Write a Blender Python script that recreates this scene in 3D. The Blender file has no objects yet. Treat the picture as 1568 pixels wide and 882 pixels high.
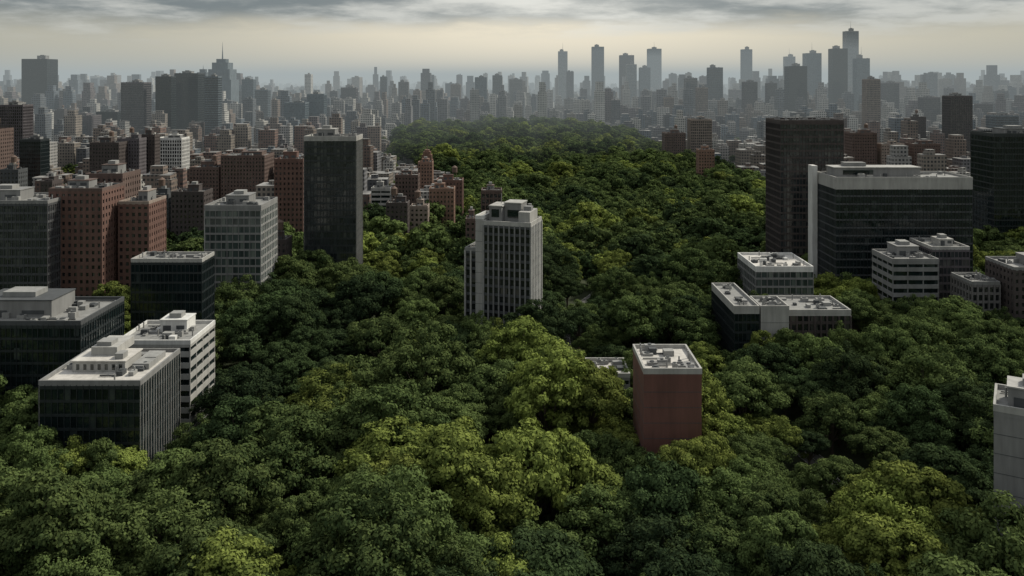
import bpy, math, random
import numpy as np
from mathutils import Vector
random.seed(7); rng=np.random.default_rng(11)
scene=bpy.context.scene
scene.view_settings.view_transform='Standard'; scene.view_settings.look='None'; scene.view_settings.exposure=0
H=110.0; F=1300.0

# ------------------------------------------------------------------ node helpers
def N(nt,t,**k):
    n=nt.nodes.new(t)
    for a,b in k.items(): setattr(n,a,b)
    return n
def math_(nt,op,a,b=None,c=None,clamp=False):
    n=N(nt,'ShaderNodeMath',operation=op); n.use_clamp=clamp
    for i,v in enumerate((a,b,c)):
        if v is None: continue
        if isinstance(v,(int,float)): n.inputs[i].default_value=v
        else: nt.links.new(v,n.inputs[i])
    return n.outputs[0]
def mixc(nt,f,a,b,blend='MIX'):
    n=N(nt,'ShaderNodeMix',data_type='RGBA',blend_type=blend)
    for s,v in ((n.inputs[0],f),(n.inputs[6],a),(n.inputs[7],b)):
        if isinstance(v,(int,float)): s.default_value=v
        elif isinstance(v,tuple): s.default_value=(*v[:3],1)
        else: nt.links.new(v,s)
    return n.outputs[2]
def maprange(nt,v,a,b,c,d,smooth=False):
    n=N(nt,'ShaderNodeMapRange'); n.interpolation_type='SMOOTHSTEP' if smooth else 'LINEAR'
    nt.links.new(v,n.inputs[0])
    for i,x in enumerate((a,b,c,d)): n.inputs[i+1].default_value=x
    return n.outputs[0]
def newmat(name):
    m=bpy.data.materials.new(name); m.use_nodes=True
    nt=m.node_tree; p=nt.nodes['Principled BSDF']
    return m,nt,p
def noise(nt,vec,scale,detail=4,rough=.55):
    n=N(nt,'ShaderNodeTexNoise'); n.inputs['Scale'].default_value=scale
    n.inputs['Detail'].default_value=detail; n.inputs['Roughness'].default_value=rough
    if vec is not None: nt.links.new(vec,n.inputs['Vector'])
    return n.outputs['Fac']

# ------------------------------------------------------------------ materials
def wallmat(name,col,rough=.8,var=.35):
    m,nt,p=newmat(name)
    tc=N(nt,'ShaderNodeTexCoord')
    mp=N(nt,'ShaderNodeMapping'); mp.inputs['Scale'].default_value=(1,1,.12)
    nt.links.new(tc.outputs['Object'],mp.inputs[0])
    n1=noise(nt,mp.outputs[0],.55,6,.65); n2=noise(nt,tc.outputs['Object'],.09,3)
    f=math_(nt,'ADD',math_(nt,'MULTIPLY',n1,.6),math_(nt,'MULTIPLY',n2,.4))
    f=maprange(nt,f,.33,.67,0,1)
    d=tuple(c*(1-var) for c in col); l=tuple(min(1,c*(1+var*.5)) for c in col)
    nt.links.new(mixc(nt,f,d,l),p.inputs['Base Color'])
    p.inputs['Roughness'].default_value=rough
    return m
def glassmat(name,col,bay=1.6,flr=3.4,blind_frac=.14,blind=(.16,.16,.15),rough=.1,ior=1.7):
    m,nt,p=newmat(name)
    tc=N(nt,'ShaderNodeTexCoord')
    sn=N(nt,'ShaderNodeVectorMath',operation='SNAP'); sn.inputs[1].default_value=(bay,bay,flr)
    off=N(nt,'ShaderNodeVectorMath',operation='ADD'); off.inputs[1].default_value=(.03,.03,.02)
    nt.links.new(tc.outputs['Object'],off.inputs[0]); nt.links.new(off.outputs[0],sn.inputs[0])
    wn=N(nt,'ShaderNodeTexWhiteNoise'); wn.noise_dimensions='3D'; nt.links.new(sn.outputs[0],wn.inputs[0])
    a=maprange(nt,wn.outputs['Value'],1-blind_frac,1,0,1)  # random share of panes made paler by blinds
    dark=tuple(c*.6 for c in col)
    base=mixc(nt,wn.outputs['Value'],dark,tuple(c*1.35 for c in col))
    nt.links.new(mixc(nt,a,base,blind),p.inputs['Base Color'])
    nz=noise(nt,tc.outputs['Object'],.12,3)
    nt.links.new(maprange(nt,nz,.3,.7,rough*.5,rough*2.2),p.inputs['Roughness'])
    p.inputs['IOR'].default_value=ior
    bp=N(nt,'ShaderNodeBump'); bp.inputs['Strength'].default_value=.12; bp.inputs['Distance'].default_value=.6
    nt.links.new(noise(nt,tc.outputs['Object'],.35,3),bp.inputs['Height']); nt.links.new(bp.outputs[0],p.inputs['Normal'])
    return m
M={}
for n,c in dict(brick_red=(.135,.074,.058),brick_brown=(.105,.070,.058),brick_dark=(.060,.048,.045),brick_orange=(.21,.125,.09),
    tan=(.26,.21,.175),concrete=(.20,.20,.195),concrete_pale=(.34,.335,.315),white=(.60,.595,.57),grey_dark=(.058,.063,.066),
    metal_dark=(.020,.026,.028),mauve=(.10,.09,.097),steel_blue=(.12,.15,.17),roof_tar=(.06,.058,.056),roof_grey=(.22,.22,.21),
    roof_white=(.48,.46,.425),hvac=(.25,.25,.24),rust=(.12,.08,.06),cladding_brick=(.135,.060,.047),concrete_warm=(.155,.148,.143)).items():
    M[n]=wallmat(n,c,.75 if n!='metal_dark' else .45)
M['glass_dark']=glassmat('glass_dark',(.008,.014,.015),blind_frac=.10,blind=(.04,.05,.048),ior=1.58,rough=.07)
M['glass_grey']=glassmat('glass_grey',(.024,.030,.033),blind_frac=.25,blind=(.07,.075,.07))
M['glass_green']=glassmat('glass_green',(.045,.062,.058),blind_frac=.25,blind=(.14,.16,.14))
M['glass_blue']=glassmat('glass_blue',(.06,.09,.11),blind_frac=.1,blind=(.12,.15,.17),rough=.2)
M['glass_win']=glassmat('glass_win',(.015,.018,.02),bay=2.4,blind_frac=.25,blind=(.10,.095,.085))

def citymat():
    m,nt,p=newmat('city_facade')
    at=N(nt,'ShaderNodeAttribute',attribute_name='bcol')
    uv=N(nt,'ShaderNodeUVMap'); uv.uv_map='UVMap'
    sp=N(nt,'ShaderNodeSeparateXYZ'); nt.links.new(uv.outputs[0],sp.inputs[0])
    fu=math_(nt,'FRACT',math_(nt,'DIVIDE',sp.outputs[0],3.1)); fv=math_(nt,'FRACT',math_(nt,'DIVIDE',sp.outputs[1],3.4))
    w=math_(nt,'MULTIPLY',math_(nt,'GREATER_THAN',fu,.42),math_(nt,'GREATER_THAN',fv,.45))
    g=N(nt,'ShaderNodeNewGeometry'); ns=N(nt,'ShaderNodeSeparateXYZ'); nt.links.new(g.outputs['True Normal'],ns.inputs[0])
    roof=math_(nt,'GREATER_THAN',ns.outputs[2],.5)
    fl=N(nt,'ShaderNodeVectorMath',operation='SNAP'); fl.inputs[1].default_value=(3.1,3.4,1); nt.links.new(uv.outputs[0],fl.inputs[0])
    wn=N(nt,'ShaderNodeTexWhiteNoise'); wn.noise_dimensions='2D'; nt.links.new(fl.outputs[0],wn.inputs[0])
    gl=mixc(nt,maprange(nt,wn.outputs['Value'],.6,1,0,1),(.02,.024,.028),(.13,.125,.11))
    nz=noise(nt,g.outputs['Position'],.05,4)
    wall=mixc(nt,1.0,at.outputs['Color'],maprange(nt,nz,.3,.7,.7,1.15),'MULTIPLY')
    c=mixc(nt,w,wall,gl)
    rc=mixc(nt,maprange(nt,nz,.35,.65,0,1),(.06,.058,.056),(.32,.31,.29))
    c=mixc(nt,roof,c,rc)
    nt.links.new(c,p.inputs['Base Color']); p.inputs['Roughness'].default_value=.5
    return m
M['city']=citymat()

def leafmat(name,dark,light,trans=.22):
    m,nt,p=newmat(name)
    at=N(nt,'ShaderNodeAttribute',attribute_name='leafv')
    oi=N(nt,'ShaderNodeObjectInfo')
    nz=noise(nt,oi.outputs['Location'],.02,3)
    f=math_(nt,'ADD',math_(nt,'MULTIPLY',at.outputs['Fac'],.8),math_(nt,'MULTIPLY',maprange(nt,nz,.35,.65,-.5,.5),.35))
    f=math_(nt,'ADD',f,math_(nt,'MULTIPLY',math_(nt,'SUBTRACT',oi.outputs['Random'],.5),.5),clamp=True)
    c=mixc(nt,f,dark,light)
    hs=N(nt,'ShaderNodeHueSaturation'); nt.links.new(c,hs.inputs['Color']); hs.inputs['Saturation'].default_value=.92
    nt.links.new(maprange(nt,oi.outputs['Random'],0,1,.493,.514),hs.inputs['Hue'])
    df=N(nt,'ShaderNodeBsdfDiffuse'); tr=N(nt,'ShaderNodeBsdfTranslucent'); mx=N(nt,'ShaderNodeMixShader')
    nt.links.new(hs.outputs[0],df.inputs[0]); nt.links.new(hs.outputs[0],tr.inputs[0])
    mx.inputs[0].default_value=trans; nt.links.new(df.outputs[0],mx.inputs[1]); nt.links.new(tr.outputs[0],mx.inputs[2])
    nt.links.new(mx.outputs[0],nt.nodes['Material Output'].inputs[0])
    return m
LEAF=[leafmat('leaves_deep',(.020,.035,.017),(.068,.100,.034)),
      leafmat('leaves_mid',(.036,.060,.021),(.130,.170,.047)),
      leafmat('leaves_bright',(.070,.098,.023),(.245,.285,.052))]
M['bark']=wallmat('bark',(.09,.07,.055),.9)

# ------------------------------------------------------------------ terrain
def hz(x,y):
    a=1.6*math.sin(x/47.+1)*math.cos(y/61.)+1.2*math.sin((x+y)/33.)
    fade=max(0,min(1,(2400-y)/400))
    return (a*fade)+13*math.exp(-((x-10)/300)**2-((y-1400)/330)**2)
EDG=[(500,-.9,.9),(515,-.26,.32),(600,-.06,.325),(760,-.055,.30),(900,-.10,.235),(1150,-.14,.17),(1400,-.13,.12),(1560,-.09,.07),(1640,-.02,.02)]
def inpark(x,y):
    if y<EDG[0][0]: return True
    if y>EDG[-1][0]: return False
    for a,b in zip(EDG,EDG[1:]):
        if a[0]<=y<=b[0]:
            t=(y-a[0])/(b[0]-a[0]); l=a[1]+(b[1]-a[1])*t; r=a[2]+(b[2]-a[2])*t
            return l*y<x<r*y
    return False
def axis(lo,hi,step,outer):
    v=list(np.arange(lo,hi+1,step)); s=step
    while v[-1]<outer: s*=1.6; v.append(v[-1]+s)
    s=step
    while v[0]>-outer: s*=1.6; v.insert(0,v[0]-s)
    return v
xs=axis(-900,900,24,40000); ys=axis(0,2400,24,40000)
gv=[(x,y,hz(x,y) if (abs(x)<1100 and -100<y<2500) else 0) for y in ys for x in xs]
nx=len(xs); gf=[(j*nx+i,j*nx+i+1,(j+1)*nx+i+1,(j+1)*nx+i) for j in range(len(ys)-1) for i in range(nx-1)]
gm=bpy.data.meshes.new('ground'); gm.from_pydata(gv,[],gf)
ga=gm.attributes.new('park','FLOAT','POINT'); ga.data.foreach_set('value',[1.0 if inpark(v[0],v[1]) else 0.0 for v in gv])
ground=bpy.data.objects.new('ground',gm); scene.collection.objects.link(ground)
m,nt,p=newmat('ground_soil')
g=N(nt,'ShaderNodeNewGeometry'); at=N(nt,'ShaderNodeAttribute',attribute_name='park')
n1=noise(nt,g.outputs['Position'],.06,6); n2=noise(nt,g.outputs['Position'],.004,5)
grass=mixc(nt,n1,(.012,.020,.008),(.045,.06,.02)); urb=mixc(nt,maprange(nt,n1,.4,.6,0,1),(.05,.05,.05),(.13,.12,.11))
urb=mixc(nt,maprange(nt,n2,.5,.62,0,.8),urb,(.035,.055,.022))
nt.links.new(mixc(nt,at.outputs['Fac'],urb,grass),p.inputs['Base Color']); p.inputs['Roughness'].default_value=.95
gm.materials.append(m)

# ------------------------------------------------------------------ mesh box accumulator
class MB:
    def __init__(s): s.v=[];s.f=[];s.m=[];s.uv=[];s.c=[]
    def box(s,x0,x1,y0,y1,z0,z1,mat=0,col=None,rot=0,cx=0,cy=0,bottom=False):
        b=len(s.v); P=[(x0,y0),(x1,y0),(x1,y1),(x0,y1)]
        if rot:
            c,sn=math.cos(rot),math.sin(rot)
            P=[(cx+(x-cx)*c-(y-cy)*sn,cy+(x-cx)*sn+(y-cy)*c) for x,y in P]
        for z in (z0,z1):
            for q in P: s.v.append((q[0],q[1],z))
        w=x1-x0; d=y1-y0
        for i,L in ((0,w),(1,d),(2,w),(3,d)):
            j=(i+1)%4; s.f.append((b+i,b+j,b+4+j,b+4+i)); o=(b*7)%50
            s.uv+= [(o,z0),(o+L,z0),(o+L,z1),(o,z1)]
        s.f.append((b+4,b+5,b+6,b+7)); s.uv+=[(x0,y0),(x1,y0),(x1,y1),(x0,y1)]
        k=5
        if bottom: s.f.append((b+3,b+2,b+1,b)); s.uv+=[(0,0)]*4; k=6
        s.m+=[mat]*k
        if col is not None: s.c+=[(*col,1)]*k
    def cyl(s,x,y,r,z0,z1,mat=0,n=12,r1=None):
        b=len(s.v); r1=r if r1 is None else r1
        for z,rr in ((z0,r),(z1,r1)):
            for i in range(n):
                a=2*math.pi*i/n; s.v.append((x+rr*math.cos(a),y+rr*math.sin(a),z))
        for i in range(n):
            j=(i+1)%n; s.f.append((b+i,b+j,b+n+j,b+n+i)); s.uv+=[(0,0)]*4; s.m.append(mat)
        s.f.append(tuple(b+n+i for i in range(n))); s.uv+=[(0,0)]*n; s.m.append(mat)
    def obj(s,name,mats,loc=(0,0,0),rot=0):
        me=bpy.data.meshes.new(name); me.from_pydata(s.v,[],s.f)
        for mm in mats: me.materials.append(M[mm] if isinstance(mm,str) else mm)
        me.polygons.foreach_set('material_index',s.m)
        ul=me.uv_layers.new(name='UVMap'); ul.data.foreach_set('uv',np.array(s.uv,dtype=np.float32).ravel())
        if s.c:
            a=me.attributes.new('bcol','FLOAT_COLOR','FACE'); a.data.foreach_set('color',np.array(s.c,dtype=np.float32).ravel())
        me.update()
        o=bpy.data.objects.new(name,me); o.location=loc; o.rotation_euler=(0,0,rot); scene.collection.objects.link(o); return o

FOOT=[]
STY=dict(
 curtain=dict(bay=1.6,pier=.16,flr=3.6,span=.7,glass='glass_dark',frame='metal_dark',proud=.12,pp=.10),
 greyglass=dict(bay=1.6,pier=.18,flr=3.5,span=.9,glass='glass_grey',frame='grey_dark',proud=.15,pp=.1),
 green=dict(bay=2.4,pier=.22,flr=3.4,span=.8,glass='glass_green',frame='concrete',proud=.2,pp=.1),
 blue=dict(bay=2.2,pier=.2,flr=3.6,span=.8,glass='glass_blue',frame='steel_blue',proud=.15,pp=.1),
 brick=dict(bay=2.4,pier=1.3,flr=3.0,span=1.5,glass='glass_win',frame='brick_red',proud=.25,pp=.06),
 stripes=dict(bay=2.2,pier=.6,flr=3.3,span=1.0,glass='glass_win',frame='concrete',proud=.3,pp=.3),
 ribbon=dict(bay=5.5,pier=.4,flr=3.5,span=1.7,glass='glass_dark',frame='concrete',proud=.35,pp=-.1),
 blank=dict(bay=9,pier=0,flr=9,span=.05,glass='glass_dark',frame='cladding_brick',proud=.05,pp=.03))
def tower(name,x0,x1,y,depth,h,style='brick',frame=None,side=None,glass=None,rot=0,roof='roof_grey',par='concrete',ph=1,
          tank=False,antenna=0,top_band=0,seed=None,spandrel=None,parh=1.1,phm='concrete',clutter=1,pier=None):
    S=dict(STY[style]); r=random.Random(seed if seed is not None else int(x0*13+y*7+h))
    if frame: S['frame']=frame
    if glass: S['glass']=glass
    if pier: S['pier']=pier
    side=side or S['frame']; sp=spandrel or S['frame']
    w=x1-x0; cx=(x0+x1)/2; cy=y+depth/2; hw=w/2; hd=depth/2
    solid=style=='blank'
    mats=[S['frame'] if solid else S['glass'],S['frame'],side,roof,par,phm,'hvac','rust',sp,'grey_dark']
    b=MB(); z0=-9; e=S['proud']
    b.box(-hw+e,hw-e,-hd+e,hd-e,z0,h-.6,0)
    b.box(-hw,hw,-hd,hd,h-max(1.2,top_band),h,4 if top_band else 8,bottom=True)
    lo=max(-4,hz(cx,cy)-3)
    if not solid:
        z=h-max(1.2,top_band)-S['flr']+S['span']*.3
        while z>lo:
            b.box(-hw,hw,-hd,hd,z,z+S['span'],8,bottom=True); z-=S['flr']
        zt=h-max(1.2,top_band)-.004 if top_band else h-.02
        pp=S['pp']
        n=max(2,round(w/S['bay'])); bw=w/n
        for i in range(n+1):
            x=-hw+i*bw; a=max(-hw-pp*.5,x-S['pier']/2); c=min(hw+pp*.5,x+S['pier']/2)
            b.box(a,c,-hd-pp,-hd+e+.05,z0,zt,1); b.box(a,c,hd-e-.05,hd+pp,z0,zt,1)
        n=max(2,round(depth/S['bay'])); bw=depth/n
        for i in range(n+1):
            x=-hd+i*bw; a=max(-hd-pp*.4,x-S['pier']/2); c=min(hd+pp*.4,x+S['pier']/2)
            b.box(-hw-pp*.9,-hw+e+.05,a,c,z0,zt-.01,2); b.box(hw-e-.05,hw+pp*.9,a,c,z0,zt-.01,2)
    else:
        z=h-5
        while z>lo: b.box(-hw+.01,hw-.01,-hd+.01,hd-.01,z,z+.12,9,bottom=True); z-=4
    t=.45; q=.05
    b.box(-hw-q,hw+q,-hd-q,-hd+t,h-.3,h+parh,4); b.box(-hw-q,hw+q,hd-t,hd+q,h-.3,h+parh,4)
    b.box(-hw-q,-hw+t,-hd+t,hd-t,h-.3,h+parh-.003,4); b.box(hw-t,hw+q,-hd+t,hd-t,h-.3,h+parh-.003,4)
    b.box(-hw+t,hw-t,-hd+t,hd-t,h-.2,h+.12,3)
    if ph:
        pw=w*r.uniform(.3,.5); pd=depth*r.uniform(.3,.5); px=r.uniform(-.15,.15)*w; py=r.uniform(-.1,.2)*depth; phh=r.uniform(2.8,4.5)*(ph if ph>1 else 1)
        b.box(px-pw/2,px+pw/2,py-pd/2,py+pd/2,h,h+phh,5); b.box(px-pw/2-.2,px+pw/2+.2,py-pd/2-.2,py+pd/2+.2,h+phh,h+phh+.3,4,bottom=True)
        b.box(px-pw/4,px+pw/5,py-pd/4,py+pd/4,h+phh+.3,h+phh+1.8,6)
        b.box(px-pw*.4,px-pw*.1,py-pd/2-.06,py-pd/2+.1,h+.3,h+2.4,9); b.box(px+pw*.1,px+pw*.4,py-pd/2-.06,py-pd/2+.1,h+1.2,h+2.4,9)
    for _ in range(int(clutter*(4+w*depth/70))):
        ax=r.uniform(-hw+2,hw-2); ay=r.uniform(-hd+2,hd-2); sx=r.uniform(.5,1.6); sy=r.uniform(.5,1.3); zz=r.uniform(.7,1.9)
        b.box(ax-sx,ax+sx,ay-sy,ay+sy,h+.1,h+zz,r.choice([6,6,9,5]))
        if r.random()<.5: b.cyl(ax,ay,min(sx,sy)*.7,h+zz,h+zz+.25,9)
    for _ in range(int(4*clutter)):
        ax=r.uniform(-hw+1,hw-5); ay=r.uniform(-hd+1,hd-1); L=r.uniform(3,w*.4); b.box(ax,min(hw-.6,ax+L),ay,ay+.35,h+.3,h+.65,r.choice([6,9]))
        b.cyl(r.uniform(-hw+1,hw-1),r.uniform(-hd+1,hd-1),.22,h,h+2.2,6,8)
    if tank:
        tx,ty=r.uniform(-.25,.25)*w,r.uniform(-.2,.2)*depth
        for sx in(-1,1):
            for sy in(-1,1): b.box(tx+sx*1.1-.1,tx+sx*1.1+.1,ty+sy*1.1-.1,ty+sy*1.1+.1,h,h+5.5,7)
        b.cyl(tx,ty,1.9,h+5.5,h+9,7,14); b.cyl(tx,ty,2.05,h+9,h+10.4,7,14,.1)
    if antenna:
        b.cyl(0,0,.7,h,h+antenna*.5,6,8,.4); b.cyl(0,0,.35,h+antenna*.5,h+antenna,6,8,.1)
    FOOT.append((cx,cy,hw+abs(math.sin(rot))*hd,hd+abs(math.sin(rot))*hw))
    return b.obj(name,mats,(cx,cy,0),rot)

# ------------------------------------------------------------------ near buildings (world metres)
o=tower('glass_office_building',-121,-95,217,26,31.7,'curtain',side='concrete_pale',roof='roof_white',par='concrete',ph=0,clutter=1.2,seed=3)
b=MB()
b.box(-9,5,-4,6,31.8,34.6,0); b.box(-9.3,5.3,-4.3,6.3,34.6,34.9,1,bottom=True); b.box(-6,1,0,10.5,34.9,37.2,0); b.box(6,10.5,-2,9,31.8,33.4,2)
b.box(-5,-1,1,5,37.2,38.3,2); b.box(1.8,4,-3,0,34.9,36.4,2); b.box(-11.5,-9.5,2,9,31.8,33,2)
for i in range(7): b.box(-8+i*1.9,-7.2+i*1.9,-4.06,-3.9,32.4,33.9,3)
q=b.obj('rooftop_plant',['concrete_pale','roof_white','hvac','glass_dark']); q.parent=o
tower('white_office_building',-123,-100,264,22,27.5,'ribbon',frame='concrete_pale',roof='roof_grey',par='white',ph=1.2,phm='white',clutter=1.5)
tower('dark_office_building',-176,-127,250,28,37.5,'curtain',roof='roof_grey',par='grey_dark',ph=1.3,phm='concrete',clutter=1.6)
tower('striped_office_tower',-226,-186,340,24,60,'greyglass',frame='grey_dark',side='mauve',par='concrete',ph=1.2)
tower('brick_apartment_tower',-191,-169,350,20,63.6,'brick',frame='brick_red',par='brick_brown',roof='roof_tar',tank=False)
tower('brick_apartment_tower',-188,-171.5,374,18,67,'brick',frame='brick_brown',par='brick_brown',roof='roof_tar')
tower('brick_apartment_tower',-167,-154,360,18,56.8,'brick',frame='brick_red',par='tan',roof='roof_tar')
tower('dark_glass_office',-141.4,-115,315,13,42,'curtain',roof='roof_grey',par='concrete_pale',ph=0,clutter=1.3)
tower('glass_apartment_tower',-129.4,-105.5,357,25,55.6,'green',side='white',roof='roof_grey',par='concrete',ph=1,top_band=1.4)
tower('dark_glass_tower',-103,-77,420,18,80.3,'greyglass',side='concrete_pale',frame='metal_dark',roof='roof_grey',par='concrete_pale',ph=1,top_band=1.3)
def central():
    parent=bpy.data.objects.new('concrete_apartment_tower',None); parent.location=(.3,331,0); parent.rotation_euler=(0,0,math.radians(-17)); scene.collection.objects.link(parent)
    def part(*a,**k):
        o=tower(*a,**k); o.location=(o.location.x,o.location.y,0); o.parent=parent; FOOT.pop(); return o
    part('shaft',-9.5,9.5,-8,16,54,'stripes',frame='concrete',side='white',spandrel='grey_dark',par='concrete_pale',roof='roof_grey',ph=0,parh=1.4,clutter=.7,pier=.5)
    part('stair_core',-13,-9.6,-7,12,56,'blank',frame='concrete_pale',par='white',ph=0,clutter=0)
    part('lower_wing',-18,-13.1,-5,12,43,'stripes',frame='concrete_pale',side='white',spandrel='grey_dark',par='concrete',ph=0,clutter=.4)
    b=MB()
    b.box(-8,-3,-5,5,54,60.5,1); b.box(-2.8,4,-2,6,54,61.5,1); b.box(4.1,8.6,-6,5,54,59,0)
    b.box(-7,-4,-5.15,-4.9,56.5,59.5,2); b.box(-1.5,3,-2.15,-1.9,56,59,2); b.box(-8.2,-2.6,-5.2,5.2,60.5,60.9,0); b.box(-3,4.2,-2.2,6.2,61.5,61.9,0)
    b.box(5,8,-2,1,59,60.6,1); b.cyl(6,3,.8,59,61,1); b.cyl(-5,1,.12,60.9,65,1,6)
    o=b.obj('rooftop_plant',['concrete_pale','concrete','glass_dark']); o.parent=parent
    FOOT.append((-2,331,16,12))
central()
tower('brick_block_building',34,49,219,20,34,'blank',frame='cladding_brick',spandrel='cladding_brick',par='concrete_pale',roof='roof_white',ph=0,seed=5,clutter=1.6,parh=1.2)
tower('low_flat_roof_building',24,37,266,15,16.5,'ribbon',frame='concrete',roof='roof_white',par='concrete_pale',ph=0,clutter=1.2)
tower('museum_building',79,88,302,34,28,'curtain',top_band=1.8,par='concrete_pale',roof='roof_grey',ph=0)
tower('white_block_building',88.5,98.6,302,14,28,'blank',frame='concrete_pale',spandrel='concrete_pale',par='concrete_pale',roof='roof_grey',ph=0)
tower('colonnade_building',99,123,308,20,25,'stripes',frame='brick_dark',top_band=1.2,par='concrete_pale',roof='roof_grey',ph=0)
tower('glass_pavilion_building',101,125,352,28,31,'green',glass='glass_green',par='white',top_band=1.3,roof='roof_white',ph=0,phm='white',clutter=1.6)
tower('dark_glass_headquarters',147.2,209.5,386,25,64,'curtain',side='grey_dark',par='concrete_pale',top_band=4.5,roof='roof_grey',ph=0,clutter=1,spandrel='grey_dark')
b=MB(); b.box(-1.2,1.2,-3,3,-9,68,0); b.obj('white_fin_wall',['white'],(145.6,411,0))
b=MB(); b.box(-26,14,-4,6,0,4.2,0); b.box(-22,-8,-4.2,-3.9,1.2,3.2,1); b.box(-26.4,14.4,-4.4,6.4,4.2,4.6,2,bottom=True); b.box(-20,-10,-1,4,4.6,6.4,0)
b.obj('rooftop_plant_room',['concrete','glass_dark','concrete_pale'],(176,399,64.1))
tower('brown_glass_tower',136,168,430,25,87.8,'greyglass',frame='brick_dark',glass='glass_grey',par='brick_dark',roof='roof_tar',ph=0)
tower('concrete_office_building',156,175,348,20,35,'ribbon',frame='concrete',par='concrete',roof='roof_grey')
tower('concrete_office_building',177,193,358,20,38,'greyglass',frame='mauve',par='concrete_pale',roof='roof_grey',phm='concrete_pale')
tower('concrete_office_building',181,192,334,16,29,'stripes',frame='concrete_warm',par='concrete',roof='roof_grey',ph=0)
tower('brick_office_building',194,222,328,20,36,'brick',frame='brick_dark',par='concrete',roof='roof_grey')
tower('dark_glass_tower',289,330,509,26,76,'curtain',par='metal_dark',roof='roof_tar')
tower('grey_concrete_tower',101,122,168,14,42,'blank',frame='concrete',spandrel='concrete',par='concrete_pale',rot=math.radians(-31),seed=2)

# ------------------------------------------------------------------ mid and far towers: bearing units (1/1300 tan), top angle, base angle
T=[
(137,182,220,292,'brick','brick_dark'),(180,213,214,288,'brick','mauve'),(214,237,208,284,'brick','brick_dark'),(238,278,213,276,'stripes','white'),
(290,335,258,303,'brick','brick_brown'),(338,405,240,303,'brick','brick_brown'),(262,312,296,366,'brick','brick_dark'),(226,258,300,362,'brick','grey_dark'),
(420,464,246,362,'brick','brick_red'),(30,62,215,276,'curtain','metal_dark'),(0,35,162,252,'stripes','mauve'),(-60,-5,200,300,'brick','brick_brown'),(33,72,91,192,'curtain','metal_dark'),
(73,98,170,200,'brick','brick_dark'),(147,180,172,206,'curtain','metal_dark'),(185,220,127,212,'greyglass','mauve'),(238,262,118,212,'curtain','metal_dark'),
(267,303,113,207,'curtain','metal_dark'),(313,334,118,214,'greyglass','steel_blue'),(370,388,122,188,'blue','steel_blue'),(390,410,138,192,'greyglass','steel_blue'),
(435,467,158,207,'blue','steel_blue'),(470,496,145,204,'curtain','steel_blue'),(497,520,152,192,'greyglass','concrete'),(522,545,135,187,'greyglass','mauve'),
(582,592,118,180,'greyglass','steel_blue'),(610,625,126,185,'stripes','concrete'),(650,664,115,168,'greyglass','steel_blue'),(690,705,130,180,'stripes','tan'),
(727,745,119,186,'curtain','steel_blue'),(754,769,116,180,'greyglass','steel_blue'),(780,800,122,178,'stripes','concrete'),(855,869,79,166,'blue','concrete_pale'),
(907,925,72,168,'blue','steel_blue'),(950,971,85,172,'greyglass','mauve'),(960,975,99,176,'blue','concrete_pale'),(993,1013,75,158,'blue','steel_blue'),
(980,996,104,172,'curtain','steel_blue'),(1018,1032,150,196,'stripes','tan'),(1050,1068,120,190,'greyglass','concrete'),(1086,1107,104,188,'greyglass','steel_blue'),(1068,1084,135,196,'stripes','tan'),
(1137,1152,76,166,'blue','steel_blue'),(1140,1160,126,192,'greyglass','mauve'),(1175,1190,128,190,'greyglass','mauve'),(1203,1218,87,166,'blue','concrete_pale'),(1208,1236,102,190,'curtain','metal_dark'),
(1235,1258,82,178,'blue','steel_blue'),(1275,1298,75,184,'curtain','metal_dark'),(1296,1315,48,172,'blue','concrete_pale'),(1312,1332,90,182,'curtain','steel_blue'),
(1327,1348,122,212,'stripes','tan'),(1353,1377,128,190,'greyglass','mauve'),(1400,1418,180,230,'brick','brick_dark'),(1415,1440,150,200,'greyglass','mauve'),(1456,1489,148,232,'stripes','brick_dark'),
(1500,1520,160,200,'greyglass','mauve'),(1525,1560,178,222,'greyglass','steel_blue'),(1305,1343,205,262,'brick','brick_brown'),(1058,1090,184,238,'stripes','tan'),(1070,1094,231,266,'brick','brick_orange'),
(1018,1050,205,240,'brick','brick_brown'),(1350,1385,222,262,'brick','tan'),(1400,1440,222,262,'brick','brick_brown'),
(657,695,291,338,'brick','brick_orange'),(605,640,270,320,'brick','brick_brown'),(591,624,313,357,'brick','brick_dark'),(628,655,318,350,'brick','tan'),
(668,708,278,322,'brick','brick_red'),(640,662,250,285,'brick','brick_orange'),(713,735,338,392,'brick','brick_brown'),(737,768,294,372,'stripes','brick_brown'),(568,598,290,322,'ribbon','concrete_pale'),
(0,28,262,330,'brick','grey_dark'),(62,80,280,350,'brick','brick_dark'),(100,140,178,212,'brick','mauve'),(416,438,370,408,'brick','brick_dark')]
NM={'brick':'brick_apartment_building','stripes':'concrete_tower_block','curtain':'dark_glass_skyscraper','greyglass':'office_tower','blue':'glass_skyscraper','ribbon':'low_office_building'}
for l,r,t,bb,st,fr in T:
    d=F*92/(bb-120); x0=(l-784)*d/F; x1=(r-784)*d/F; h=H-(t-120)*d/F
    if h<16: h=16
    w=x1-x0; dep=min(max(w*.8,11),40)
    tall=h>130
    gl=None
    if fr=='steel_blue' and st=='curtain': gl='glass_blue'
    tower(NM[st],x0,x1,d,dep,h,st,frame=fr,glass=gl,par=fr,roof='roof_grey',ph=1 if not tall else 2,phm=fr if st=='brick' else 'concrete',
          antenna=(28 if tall and random.random()<.4 else 0),tank=(st=='brick' and random.random()<.35),clutter=.6)
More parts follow.
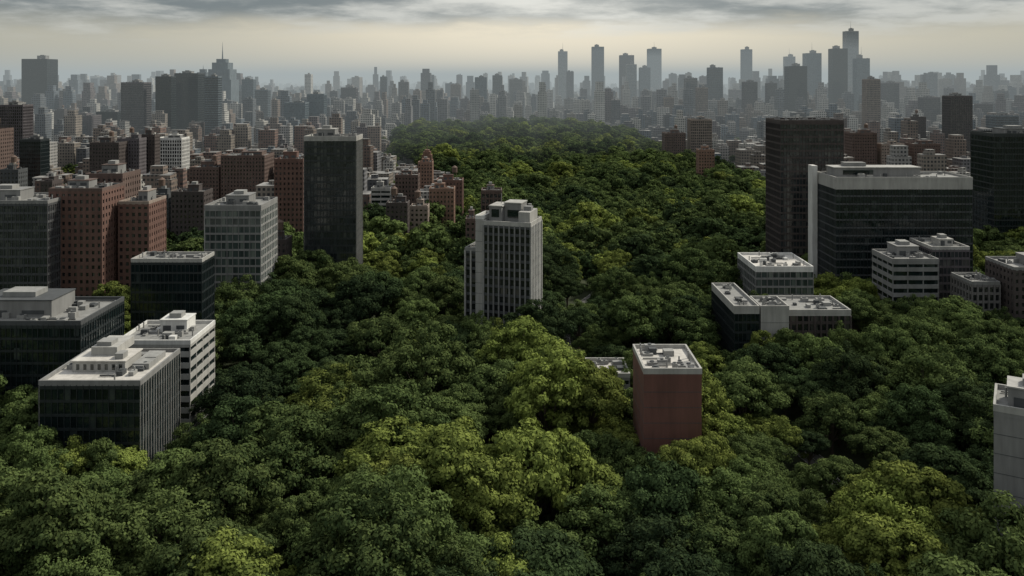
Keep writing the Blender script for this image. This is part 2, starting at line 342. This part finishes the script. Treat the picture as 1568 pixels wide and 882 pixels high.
def stepped(name,x,y,w,h,spire,mats=('glass_blue','steel_blue')):
    b=MB(); tiers=[(1,0,.72),(.84,.72,.86),(.62,.86,.95),(.36,.95,1.0)]
    for s_,a,c in tiers:
        hw=w*s_/2; b.box(-hw,hw,-hw,hw,h*a-(9 if a==0 else 0),h*c,0); z=h*a+1
        while z<h*c: b.box(-hw-.15,hw+.15,-hw-.15,hw+.15,z,z+.8,1,bottom=True); z+=3.8
        for k in range(9):
            q=-hw+k*2*hw/8; b.box(q-.2,q+.2,-hw-.4,hw+.4,h*a,h*c+1,1); b.box(-hw-.4,hw+.4,q-.2,q+.2,h*a,h*c+.97,1)
    b.cyl(0,0,w*.03,h,h+spire*.5,1,10,w*.016); b.cyl(0,0,w*.014,h+spire*.5,h+spire,1,8,.1)
    FOOT.append((x,y,w/2,w/2)); b.obj(name,list(mats),(x,y,0))
stepped('stepped_glass_skyscraper',-583,1710,50,148,36)
stepped('stepped_glass_skyscraper',-640,1760,30,128,10)
stepped('church_tower',-87,870,11,36,9,('tan','brick_orange'))

# ------------------------------------------------------------------ park road with kerbs
def strip(name,pts,w,dz,mat):
    v=[];f=[]
    for i,(x,y) in enumerate(pts):
        a=Vector(pts[max(i-1,0)]);c=Vector(pts[min(i+1,len(pts)-1)]); t=(c-a).normalized(); n=Vector((-t.y,t.x))
        for s in(-1,1):
            q=Vector((x,y))+n*s*w/2; v.append((q.x,q.y,hz(x,y)+dz))
    for i in range(len(pts)-1): f.append((2*i,2*i+1,2*i+3,2*i+2))
    me=bpy.data.meshes.new(name); me.from_pydata(v,[],f); me.materials.append(mat)
    o=bpy.data.objects.new(name,me); scene.collection.objects.link(o); return o
asph=wallmat('asphalt',(.10,.098,.095),.9); paint=wallmat('road_paint',(.6,.6,.56),.7); kerb=wallmat('kerb_stone',(.35,.34,.32),.9)
def curve(P,n=24):
    out=[]
    for i in range(len(P)-1):
        p0=P[max(i-1,0)];p1=P[i];p2=P[i+1];p3=P[min(i+2,len(P)-1)]
        for k in range(n):
            t=k/n
            out.append(tuple(.5*((2*p1[j])+(-p0[j]+p2[j])*t+(2*p0[j]-5*p1[j]+4*p2[j]-p3[j])*t*t+(-p0[j]+3*p1[j]-3*p2[j]+p3[j])*t**3) for j in(0,1)))
    return out+[P[-1]]
ROADS=[curve([(24,292),(21,330),(24,380),(45,430),(60,500)]),curve([(89,195),(92,215),(84,262),(66,288),(24,292),(-40,290),(-95,300)])]
for R in ROADS:
    strip('park_road',R,6,.36,asph); strip('kerb',R,6.7,.30,kerb); strip('road_centre_line',R,.15,.365,paint)
def nearroad(x,y,m):
    for R in ROADS:
        for q in R[::4]:
            if (q[0]-x)**2+(q[1]-y)**2<m*m: return True
    return False

# ------------------------------------------------------------------ distant city mass
PAL=[(.18,.12,.10),(.13,.095,.08),(.24,.21,.18),(.30,.295,.285),(.19,.19,.2),(.12,.135,.15),(.14,.17,.2),(.38,.37,.34),(.085,.09,.10),(.20,.16,.135),(.48,.47,.44),(.15,.13,.135)]
def clear(x,y,r):
    for a,b_,c,d in FOOT:
        if abs(x-a)<c+r and abs(y-b_)<d+r: return False
    return True
NF=len(FOOT)
near=MB(); far=MB(); treesCity=[]
def bld(mb,x,y,w,d,h,rot,col):
    mb.box(x-w/2,x+w/2,y-d/2,y+d/2,-6,h,0,col,rot,x,y)
    k=random.random(); rc=tuple(c*.9+.03 for c in col)
    if h>30 and k<.5:
        s=random.uniform(.5,.8); mb.box(x-w*s/2,x+w*s/2,y-d*s/2,y+d*s/2,h,h*random.uniform(1.06,1.22),0,col,rot,x,y)
    else:
        for _ in range(random.randint(1,3)):
            px=x+random.uniform(-.3,.3)*w; py=y+random.uniform(-.3,.3)*d; s=random.uniform(1.2,3.5)
            mb.box(px-s,px+s,py-s,py+s,h,h+random.uniform(1.5,4.5),0,rc,rot,x,y)
y=520
while y<2050:
    st=26+ (y-520)*.006
    x=-y*.72-40
    while x<y*.72+40:
        xx=x+random.uniform(-5,5); yy=y+random.uniform(-5,5)
        if (not inpark(xx,yy)) and not (yy<1640 and (inpark(xx+12,yy+8) or inpark(xx-12,yy+8))):
            q=random.random()
            tr=.34 if yy<1300 else .15
            if q<tr: treesCity.append((xx,yy))
            else:
                w=random.uniform(11,21); d=random.uniform(11,20)
                if clear(xx,yy,w*.6):
                    if yy<1000: h=random.choice([12,14,18,22,26,32,38])*random.uniform(.9,1.15)
                    elif yy<1500: h=random.choice([18,22,28,35,42,52])*random.uniform(.85,1.2)
                    else: h=random.choice([28,34,42,52,62,76])*random.uniform(.85,1.2)
                    if -.16*yy<xx<.08*yy and yy<1300: h=min(h,20)
                    elif 0<xx<.33*yy and yy<1200: h=min(h,30)
                    p=PAL[:4]+PAL[9:10] if yy<1200 and random.random()<.6 else PAL[2:]
                    bld(near,xx,yy,w,d,h,random.choice([0,0,.08,-.1]),random.choice(p))
                elif clear(xx,yy,4): treesCity.append((xx,yy))
        x+=st
    y+=st
near.obj('city_blocks',['city'])
y=2060
while y<14000:
    st=40+(y-2000)*.012
    x=-y*.72-100
    while x<y*.72+100:
        xx=x+random.uniform(-.3,.3)*st; yy=y+random.uniform(-.3,.3)*st
        c=math.sin(xx/700+1.3)*math.cos(yy/900)+.6*math.sin(xx/330+yy/500)
        if random.random()<(.88 if yy<5000 else .7) and clear(xx,yy,14):
            w=random.uniform(16,34)*(1 if yy<4000 else 1.3); d=random.uniform(16,30)
            base=random.lognormvariate(3.78,.42)*(1+.25*c)
            if yy>3800: base*=.65
            h=min(base,120)
            if yy>4500: h=min(h,85)
            if random.random()<.35: w*=.6
            if yy<4200 and random.random()<(.075 if xx>.02*yy else .035): h=random.uniform(85,130); w=random.uniform(15,26); d=w
            bld(far,xx,yy,w,d,h,random.choice([0,.15,-.2]),random.choice(PAL[2:]))
        x+=st
    y+=st
far.obj('distant_city_skyline',['city'])

# ------------------------------------------------------------------ trees
def make_tree(seed,nl,puffs,leaves,lsize,fill,R=8.6,hh=19.,pr0=1.3,trunk=True):
    r=np.random.default_rng(seed); L=[]
    for i in range(nl):
        a=2*math.pi*i/nl+r.uniform(-.4,.4); rad=r.uniform(.42,.78)*R
        L.append((rad*math.cos(a),rad*math.sin(a),hh-r.uniform(5.2,10.6),r.uniform(.26,.44)*R))
    for i in range(4):
        a=i*1.6+r.uniform(0,1); q=r.uniform(1.2,3.8); L.append((q*math.cos(a),q*math.sin(a),hh-r.uniform(2.8,5.8),r.uniform(.26,.40)*R))
    C=[];
    for li,(lx,ly,lz,lr) in enumerate(L):
        n=int(puffs/len(L)*(lr/(.38*R))**2)
        for k in range(n):
            z=1-1.4*(k+.5)/n; ph=k*2.39996+r.uniform(-.3,.3); s=math.sqrt(max(0,1-z*z))
            dv=np.array([s*math.cos(ph),s*math.sin(ph),z])+r.normal(0,.18,3); dv/=np.linalg.norm(dv)
            c=np.array([lx,ly,lz])+dv*lr*r.uniform(.68,1.2)
            if any(j!=li and np.linalg.norm(c-np.array(q[:3]))<q[3]*.74 for j,q in enumerate(L)): continue
            C.append((c,dv,r.uniform(.5,1.4)*pr0,r.uniform(0,1)))
    pos=[];nor=[];val=[]
    W=sum(c[2]**2 for c in C)
    for c,dv,pr,pv in C:
        m=int(leaves*pr*pr/W)+4
        d=r.normal(0,1,(m,3))+dv*.9+np.array([0,0,.35]); d/=np.linalg.norm(d,axis=1)[:,None]
        rr=pr*(r.uniform(.45,1.28,m)); P=c+d*rr[:,None]*np.array([1.15,1.15,.8])
        nn=d+r.normal(0,.38,(m,3))+np.array([0,0,.12]); nn/=np.linalg.norm(nn,axis=1)[:,None]
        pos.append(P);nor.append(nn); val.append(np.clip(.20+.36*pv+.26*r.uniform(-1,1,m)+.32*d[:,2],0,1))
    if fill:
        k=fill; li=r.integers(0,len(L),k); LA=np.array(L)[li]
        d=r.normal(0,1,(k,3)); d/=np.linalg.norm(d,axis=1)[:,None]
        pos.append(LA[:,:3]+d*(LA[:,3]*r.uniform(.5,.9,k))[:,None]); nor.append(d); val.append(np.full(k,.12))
    P=np.concatenate(pos);Nn=np.concatenate(nor);V=np.concatenate(val); n=len(P)
    t=np.cross(Nn,r.normal(0,1,(n,3))); t/=np.linalg.norm(t,axis=1)[:,None]; b=np.cross(Nn,t)
    sz=(lsize*r.uniform(.6,1.35,n))[:,None]
    a=t*sz*.62; bb=b*sz*.42
    Q=np.stack([P-a,P-bb*.9+a*.1,P+a,P+bb+a*.05],1).reshape(-1,3)
    verts=[tuple(q) for q in Q]; faces=[(4*i,4*i+1,4*i+2,4*i+3) for i in range(n)]; mi=[0]*n; vv=list(np.repeat(V,4))
    if trunk:
        def limb(p0,p1,r0,r1,k=7):
            p0=np.array(p0);p1=np.array(p1); ax=p1-p0; ax=ax/np.linalg.norm(ax); u=np.cross(ax,[.3,1,.1]); u/=np.linalg.norm(u); w=np.cross(ax,u); s=len(verts)
            for p,q in((p0,r0),(p1,r1)):
                for i in range(k):
                    an=2*math.pi*i/k; verts.append(tuple(p+q*(u*math.cos(an)+w*math.sin(an)))); vv.append(.5)
            for i in range(k): faces.append((s+i,s+(i+1)%k,s+k+(i+1)%k,s+k+i)); mi.append(1)
        limb((0,0,-1.5),(0,0,hh*.36),.62,.42); limb((0,0,hh*.36),(.3,.2,hh*.7),.42,.2)
        for lx,ly,lz,lr in L: 
            m_=(lx*.45,ly*.45,hh*.42); limb((0,0,hh*.27),m_,.3,.2); limb(m_,(lx,ly,lz+lr*.3),.2,.07)
    me=bpy.data.meshes.new('broadleaf_tree'); me.from_pydata(verts,[],faces)
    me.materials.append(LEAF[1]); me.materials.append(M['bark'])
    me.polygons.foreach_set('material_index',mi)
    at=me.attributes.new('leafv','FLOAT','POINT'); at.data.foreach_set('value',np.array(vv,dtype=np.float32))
    return me
def tints(me):
    out=[]
    for L in LEAF:
        c=me.copy(); c.materials[0]=L; out.append(c)
    return out
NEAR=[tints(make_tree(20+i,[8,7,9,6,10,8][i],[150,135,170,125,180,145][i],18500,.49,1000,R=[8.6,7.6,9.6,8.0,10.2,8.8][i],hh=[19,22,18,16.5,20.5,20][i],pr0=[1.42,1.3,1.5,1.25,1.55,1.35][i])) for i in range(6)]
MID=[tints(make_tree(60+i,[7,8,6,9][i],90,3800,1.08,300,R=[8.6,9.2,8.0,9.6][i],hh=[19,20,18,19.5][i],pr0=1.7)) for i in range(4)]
NN=len(NEAR)

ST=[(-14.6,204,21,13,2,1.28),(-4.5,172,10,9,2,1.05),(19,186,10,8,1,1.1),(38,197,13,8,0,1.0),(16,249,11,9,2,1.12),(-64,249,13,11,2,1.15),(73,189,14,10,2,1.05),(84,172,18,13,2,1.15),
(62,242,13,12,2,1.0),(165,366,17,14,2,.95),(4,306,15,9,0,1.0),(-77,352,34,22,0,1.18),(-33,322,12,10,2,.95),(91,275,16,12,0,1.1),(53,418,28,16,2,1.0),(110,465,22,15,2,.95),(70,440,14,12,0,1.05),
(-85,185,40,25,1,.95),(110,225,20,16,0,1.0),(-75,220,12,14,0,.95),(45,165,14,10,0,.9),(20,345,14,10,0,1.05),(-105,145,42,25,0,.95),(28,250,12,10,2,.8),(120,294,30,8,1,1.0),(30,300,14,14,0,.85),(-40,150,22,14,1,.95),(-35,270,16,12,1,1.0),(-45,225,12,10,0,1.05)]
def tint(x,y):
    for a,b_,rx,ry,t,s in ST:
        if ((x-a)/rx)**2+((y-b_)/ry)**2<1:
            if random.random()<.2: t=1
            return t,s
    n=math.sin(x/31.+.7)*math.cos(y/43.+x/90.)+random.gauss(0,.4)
    near_shade=.6 if y<160 else 0  # vignette shade put into leaf colour: nearest trees shift to darker tints
    if n>.62+near_shade: return 2,1
    if n<-.6+near_shade: return 0,1
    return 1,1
def blocked(x,y,r):
    for a,b_,c,d in FOOT[:NF]:
        if abs(x-a)<c+r and abs(y-b_)<d+r: return True
    return False
pts=[]
y=96.
while y<1650:
    st=11.8 if y<500 else 12.4
    x=-y*.68-45
    while x<y*.68+45:
        xx=x+random.uniform(-4.6,4.6); yy=y+random.uniform(-4.6,4.6)
        if inpark(xx,yy) and not blocked(xx,yy,5.0) and not (yy<520 and nearroad(xx,yy,5.5)) and random.random()>.03:
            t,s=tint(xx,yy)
            s*=random.choice([.52,.66,.8,.92,1.0,1.06,1.18,1.36])*random.uniform(.94,1.06)
            if yy>235 and 22<xx<42: s=min(s,.85)
            pts.append((xx,yy,t,s,s*random.uniform(.84,1.12)))
            if s<.75: pts.append((xx+random.uniform(4,6),yy+random.uniform(-5,5),t,.6,.6)) if not blocked(xx+5,yy,5) and not nearroad(xx+5,yy,6) else None
        x+=st
    y+=st*.9
for x0,x1,yy,zs in ((-128,-93,210,1.0),(31,52,212,1.0),(24,36,258,.82),(78,126,295,1.12),(100,127,344,1.0),(150,196,341,1.05),(176,215,322,1.05),(-14,12,313,1.0),(-104,-76,411,1.1),(-131,-104,349,1.1),(-143,-113,308,1.08),(-178,-128,243,1.0),(-193,-152,342,1.1),(140,210,379,1.0),(96,112,158,.9)):
    x=x0
    while x<=x1:
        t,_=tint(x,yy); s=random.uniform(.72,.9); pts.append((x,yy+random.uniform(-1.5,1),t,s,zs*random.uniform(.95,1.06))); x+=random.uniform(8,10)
far_pts=[]
for x,y,t,s,sz in pts:
    if y<310:
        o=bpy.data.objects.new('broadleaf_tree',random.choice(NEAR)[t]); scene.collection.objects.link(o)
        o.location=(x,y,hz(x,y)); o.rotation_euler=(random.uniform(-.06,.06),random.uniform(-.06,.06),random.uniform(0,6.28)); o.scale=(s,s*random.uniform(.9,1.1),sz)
    else:
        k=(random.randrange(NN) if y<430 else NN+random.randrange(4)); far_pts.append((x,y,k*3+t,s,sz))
for x,y in treesCity:
    for _ in range(3):
        far_pts.append((x+random.uniform(-8,8),y+random.uniform(-8,8),(NN+random.randrange(4))*3+random.choice([0,0,1,1,2]),random.uniform(.45,.7),random.uniform(.45,.7)))
col=bpy.data.collections.new('tree_forms')
for i,fam in enumerate(NEAR+MID):
    for j,me in enumerate(fam):
        o=bpy.data.objects.new('tree_form_%02d'%(i*3+j),me); col.objects.link(o)
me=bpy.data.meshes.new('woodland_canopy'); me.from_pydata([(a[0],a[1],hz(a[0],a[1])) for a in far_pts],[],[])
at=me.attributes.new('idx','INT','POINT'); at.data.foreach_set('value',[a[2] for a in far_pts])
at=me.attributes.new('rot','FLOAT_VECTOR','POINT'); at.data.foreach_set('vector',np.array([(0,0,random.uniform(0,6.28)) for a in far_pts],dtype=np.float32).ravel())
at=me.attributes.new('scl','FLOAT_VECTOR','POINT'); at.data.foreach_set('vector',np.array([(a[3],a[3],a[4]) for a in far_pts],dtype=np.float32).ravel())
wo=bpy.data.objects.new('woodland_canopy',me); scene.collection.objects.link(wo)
ng=bpy.data.node_groups.new('scatter_trees','GeometryNodeTree')
ng.interface.new_socket(name='Geometry',in_out='INPUT',socket_type='NodeSocketGeometry'); ng.interface.new_socket(name='Geometry',in_out='OUTPUT',socket_type='NodeSocketGeometry')
gi=ng.nodes.new('NodeGroupInput'); go=ng.nodes.new('NodeGroupOutput'); ci=ng.nodes.new('GeometryNodeCollectionInfo'); ci.inputs['Collection'].default_value=col
ci.inputs['Separate Children'].default_value=True; ci.inputs['Reset Children'].default_value=True
ip=ng.nodes.new('GeometryNodeInstanceOnPoints'); ip.inputs['Pick Instance'].default_value=True
def na(n,t):
    q=ng.nodes.new('GeometryNodeInputNamedAttribute'); q.data_type=t; q.inputs['Name'].default_value=n; return q.outputs['Attribute']
ng.links.new(gi.outputs[0],ip.inputs['Points']); ng.links.new(ci.outputs[0],ip.inputs['Instance'])
ng.links.new(na('idx','INT'),ip.inputs['Instance Index']); ng.links.new(na('rot','FLOAT_VECTOR'),ip.inputs['Rotation']); ng.links.new(na('scl','FLOAT_VECTOR'),ip.inputs['Scale'])
ng.links.new(ip.outputs[0],go.inputs[0])
md=wo.modifiers.new('scatter','NODES'); md.node_group=ng

# ------------------------------------------------------------------ haze layer over the city
b=MB(); b.box(-30000,30000,950,36000,-40,190,0,bottom=True)
hm=bpy.data.materials.new('city_haze'); hm.use_nodes=True; nt=hm.node_tree; nt.nodes.clear()
out=N(nt,'ShaderNodeOutputMaterial'); ab=N(nt,'ShaderNodeVolumeAbsorption'); em=N(nt,'ShaderNodeEmission'); ad=N(nt,'ShaderNodeAddShader')
SG=3.1e-4; hc=(.375,.42,.425)
ab.inputs['Color'].default_value=(0,0,0,1); ab.inputs['Density'].default_value=SG
em.inputs['Color'].default_value=(*hc,1); em.inputs['Strength'].default_value=SG
nt.links.new(ab.outputs[0],ad.inputs[0]); nt.links.new(em.outputs[0],ad.inputs[1]); nt.links.new(ad.outputs[0],out.inputs['Volume'])
M['haze']=hm; b.obj('haze',['haze'])

# ------------------------------------------------------------------ sky
SUN_EL=math.radians(44); SUN_AZ=math.radians(62)
w=bpy.data.worlds.new("World"); scene.world=w; w.use_nodes=True; nt=w.node_tree; nt.nodes.clear()
out=N(nt,'ShaderNodeOutputWorld'); sky=N(nt,'ShaderNodeTexSky'); sky.sky_type='NISHITA'; sky.sun_disc=False
sky.sun_elevation=SUN_EL; sky.sun_rotation=SUN_AZ
b1=N(nt,'ShaderNodeBackground'); b1.inputs[1].default_value=.1; nt.links.new(sky.outputs[0],b1.inputs[0])
tc=N(nt,'ShaderNodeTexCoord'); sp=N(nt,'ShaderNodeSeparateXYZ'); nt.links.new(tc.outputs['Generated'],sp.inputs[0])
X,Y,Z=sp.outputs
zc=math_(nt,'ADD',math_(nt,'MAXIMUM',Z,0.0),.12)
cb=N(nt,'ShaderNodeCombineXYZ'); nt.links.new(math_(nt,'DIVIDE',X,zc),cb.inputs[0]); nt.links.new(math_(nt,'DIVIDE',Y,zc),cb.inputs[1])
n1=noise(nt,cb.outputs[0],1.0,8,.58); n2=noise(nt,cb.outputs[0],.4,3,.5)
e=math_(nt,'ADD',Z,math_(nt,'MULTIPLY',math_(nt,'SUBTRACT',n2,.5),.06))
e=math_(nt,'ADD',e,math_(nt,'MULTIPLY',math_(nt,'SUBTRACT',n1,.5),.05))
deck=maprange(nt,e,.042,.072,0,1,True)
glow=math_(nt,'POWER',2.718,math_(nt,'MULTIPLY',math_(nt,'POWER',math_(nt,'ADD',X,-.04),2.0),-8.0))
core=math_(nt,'POWER',2.718,math_(nt,'MULTIPLY',math_(nt,'POWER',math_(nt,'ADD',X,-.04),2.0),-40.0))
front=maprange(nt,Y,-.6,.8,0,1,True)
hor=mixc(nt,math_(nt,'MULTIPLY',glow,front),(.44,.42,.34),(.98,.87,.67))
cl=maprange(nt,n1,.40,.60,0,1,True)
gz=math_(nt,'MULTIPLY',core,maprange(nt,Z,.05,.3,.48,0))
cl2=math_(nt,'ADD',math_(nt,'MULTIPLY',cl,.6),gz,clamp=True)
cloud=mixc(nt,cl2,(.18,.205,.215),(.80,.79,.73))
up=maprange(nt,Z,.3,.85,0,1,True)
cloud=mixc(nt,up,cloud,(.66,.68,.70))
c=mixc(nt,deck,hor,cloud)
b2=N(nt,'ShaderNodeBackground'); b2.inputs[1].default_value=1.0; nt.links.new(c,b2.inputs[0])
mx=N(nt,'ShaderNodeMixShader'); mx.inputs[0].default_value=.9; nt.links.new(b1.outputs[0],mx.inputs[1]); nt.links.new(b2.outputs[0],mx.inputs[2]); nt.links.new(mx.outputs[0],out.inputs[0])
sl=bpy.data.lights.new('sun','SUN'); sl.energy=4.2; sl.angle=math.radians(8); sl.color=(1,.94,.81)
so=bpy.data.objects.new('sun',sl); scene.collection.objects.link(so)
dv=Vector((math.sin(SUN_AZ)*math.cos(SUN_EL),math.cos(SUN_AZ)*math.cos(SUN_EL),math.sin(SUN_EL)))
so.rotation_euler=dv.to_track_quat('Z','Y').to_euler()

# ------------------------------------------------------------------ camera (level, vertical shift like an architectural lens)
cam=bpy.data.cameras.new('camera'); cam.sensor_width=36; cam.lens=F/1568*36; cam.shift_y=-321/1568; cam.clip_end=60000; cam.clip_start=1
co=bpy.data.objects.new('camera',cam); co.location=(0,0,H); co.rotation_euler=(math.radians(90),0,0); scene.collection.objects.link(co); scene.camera=co
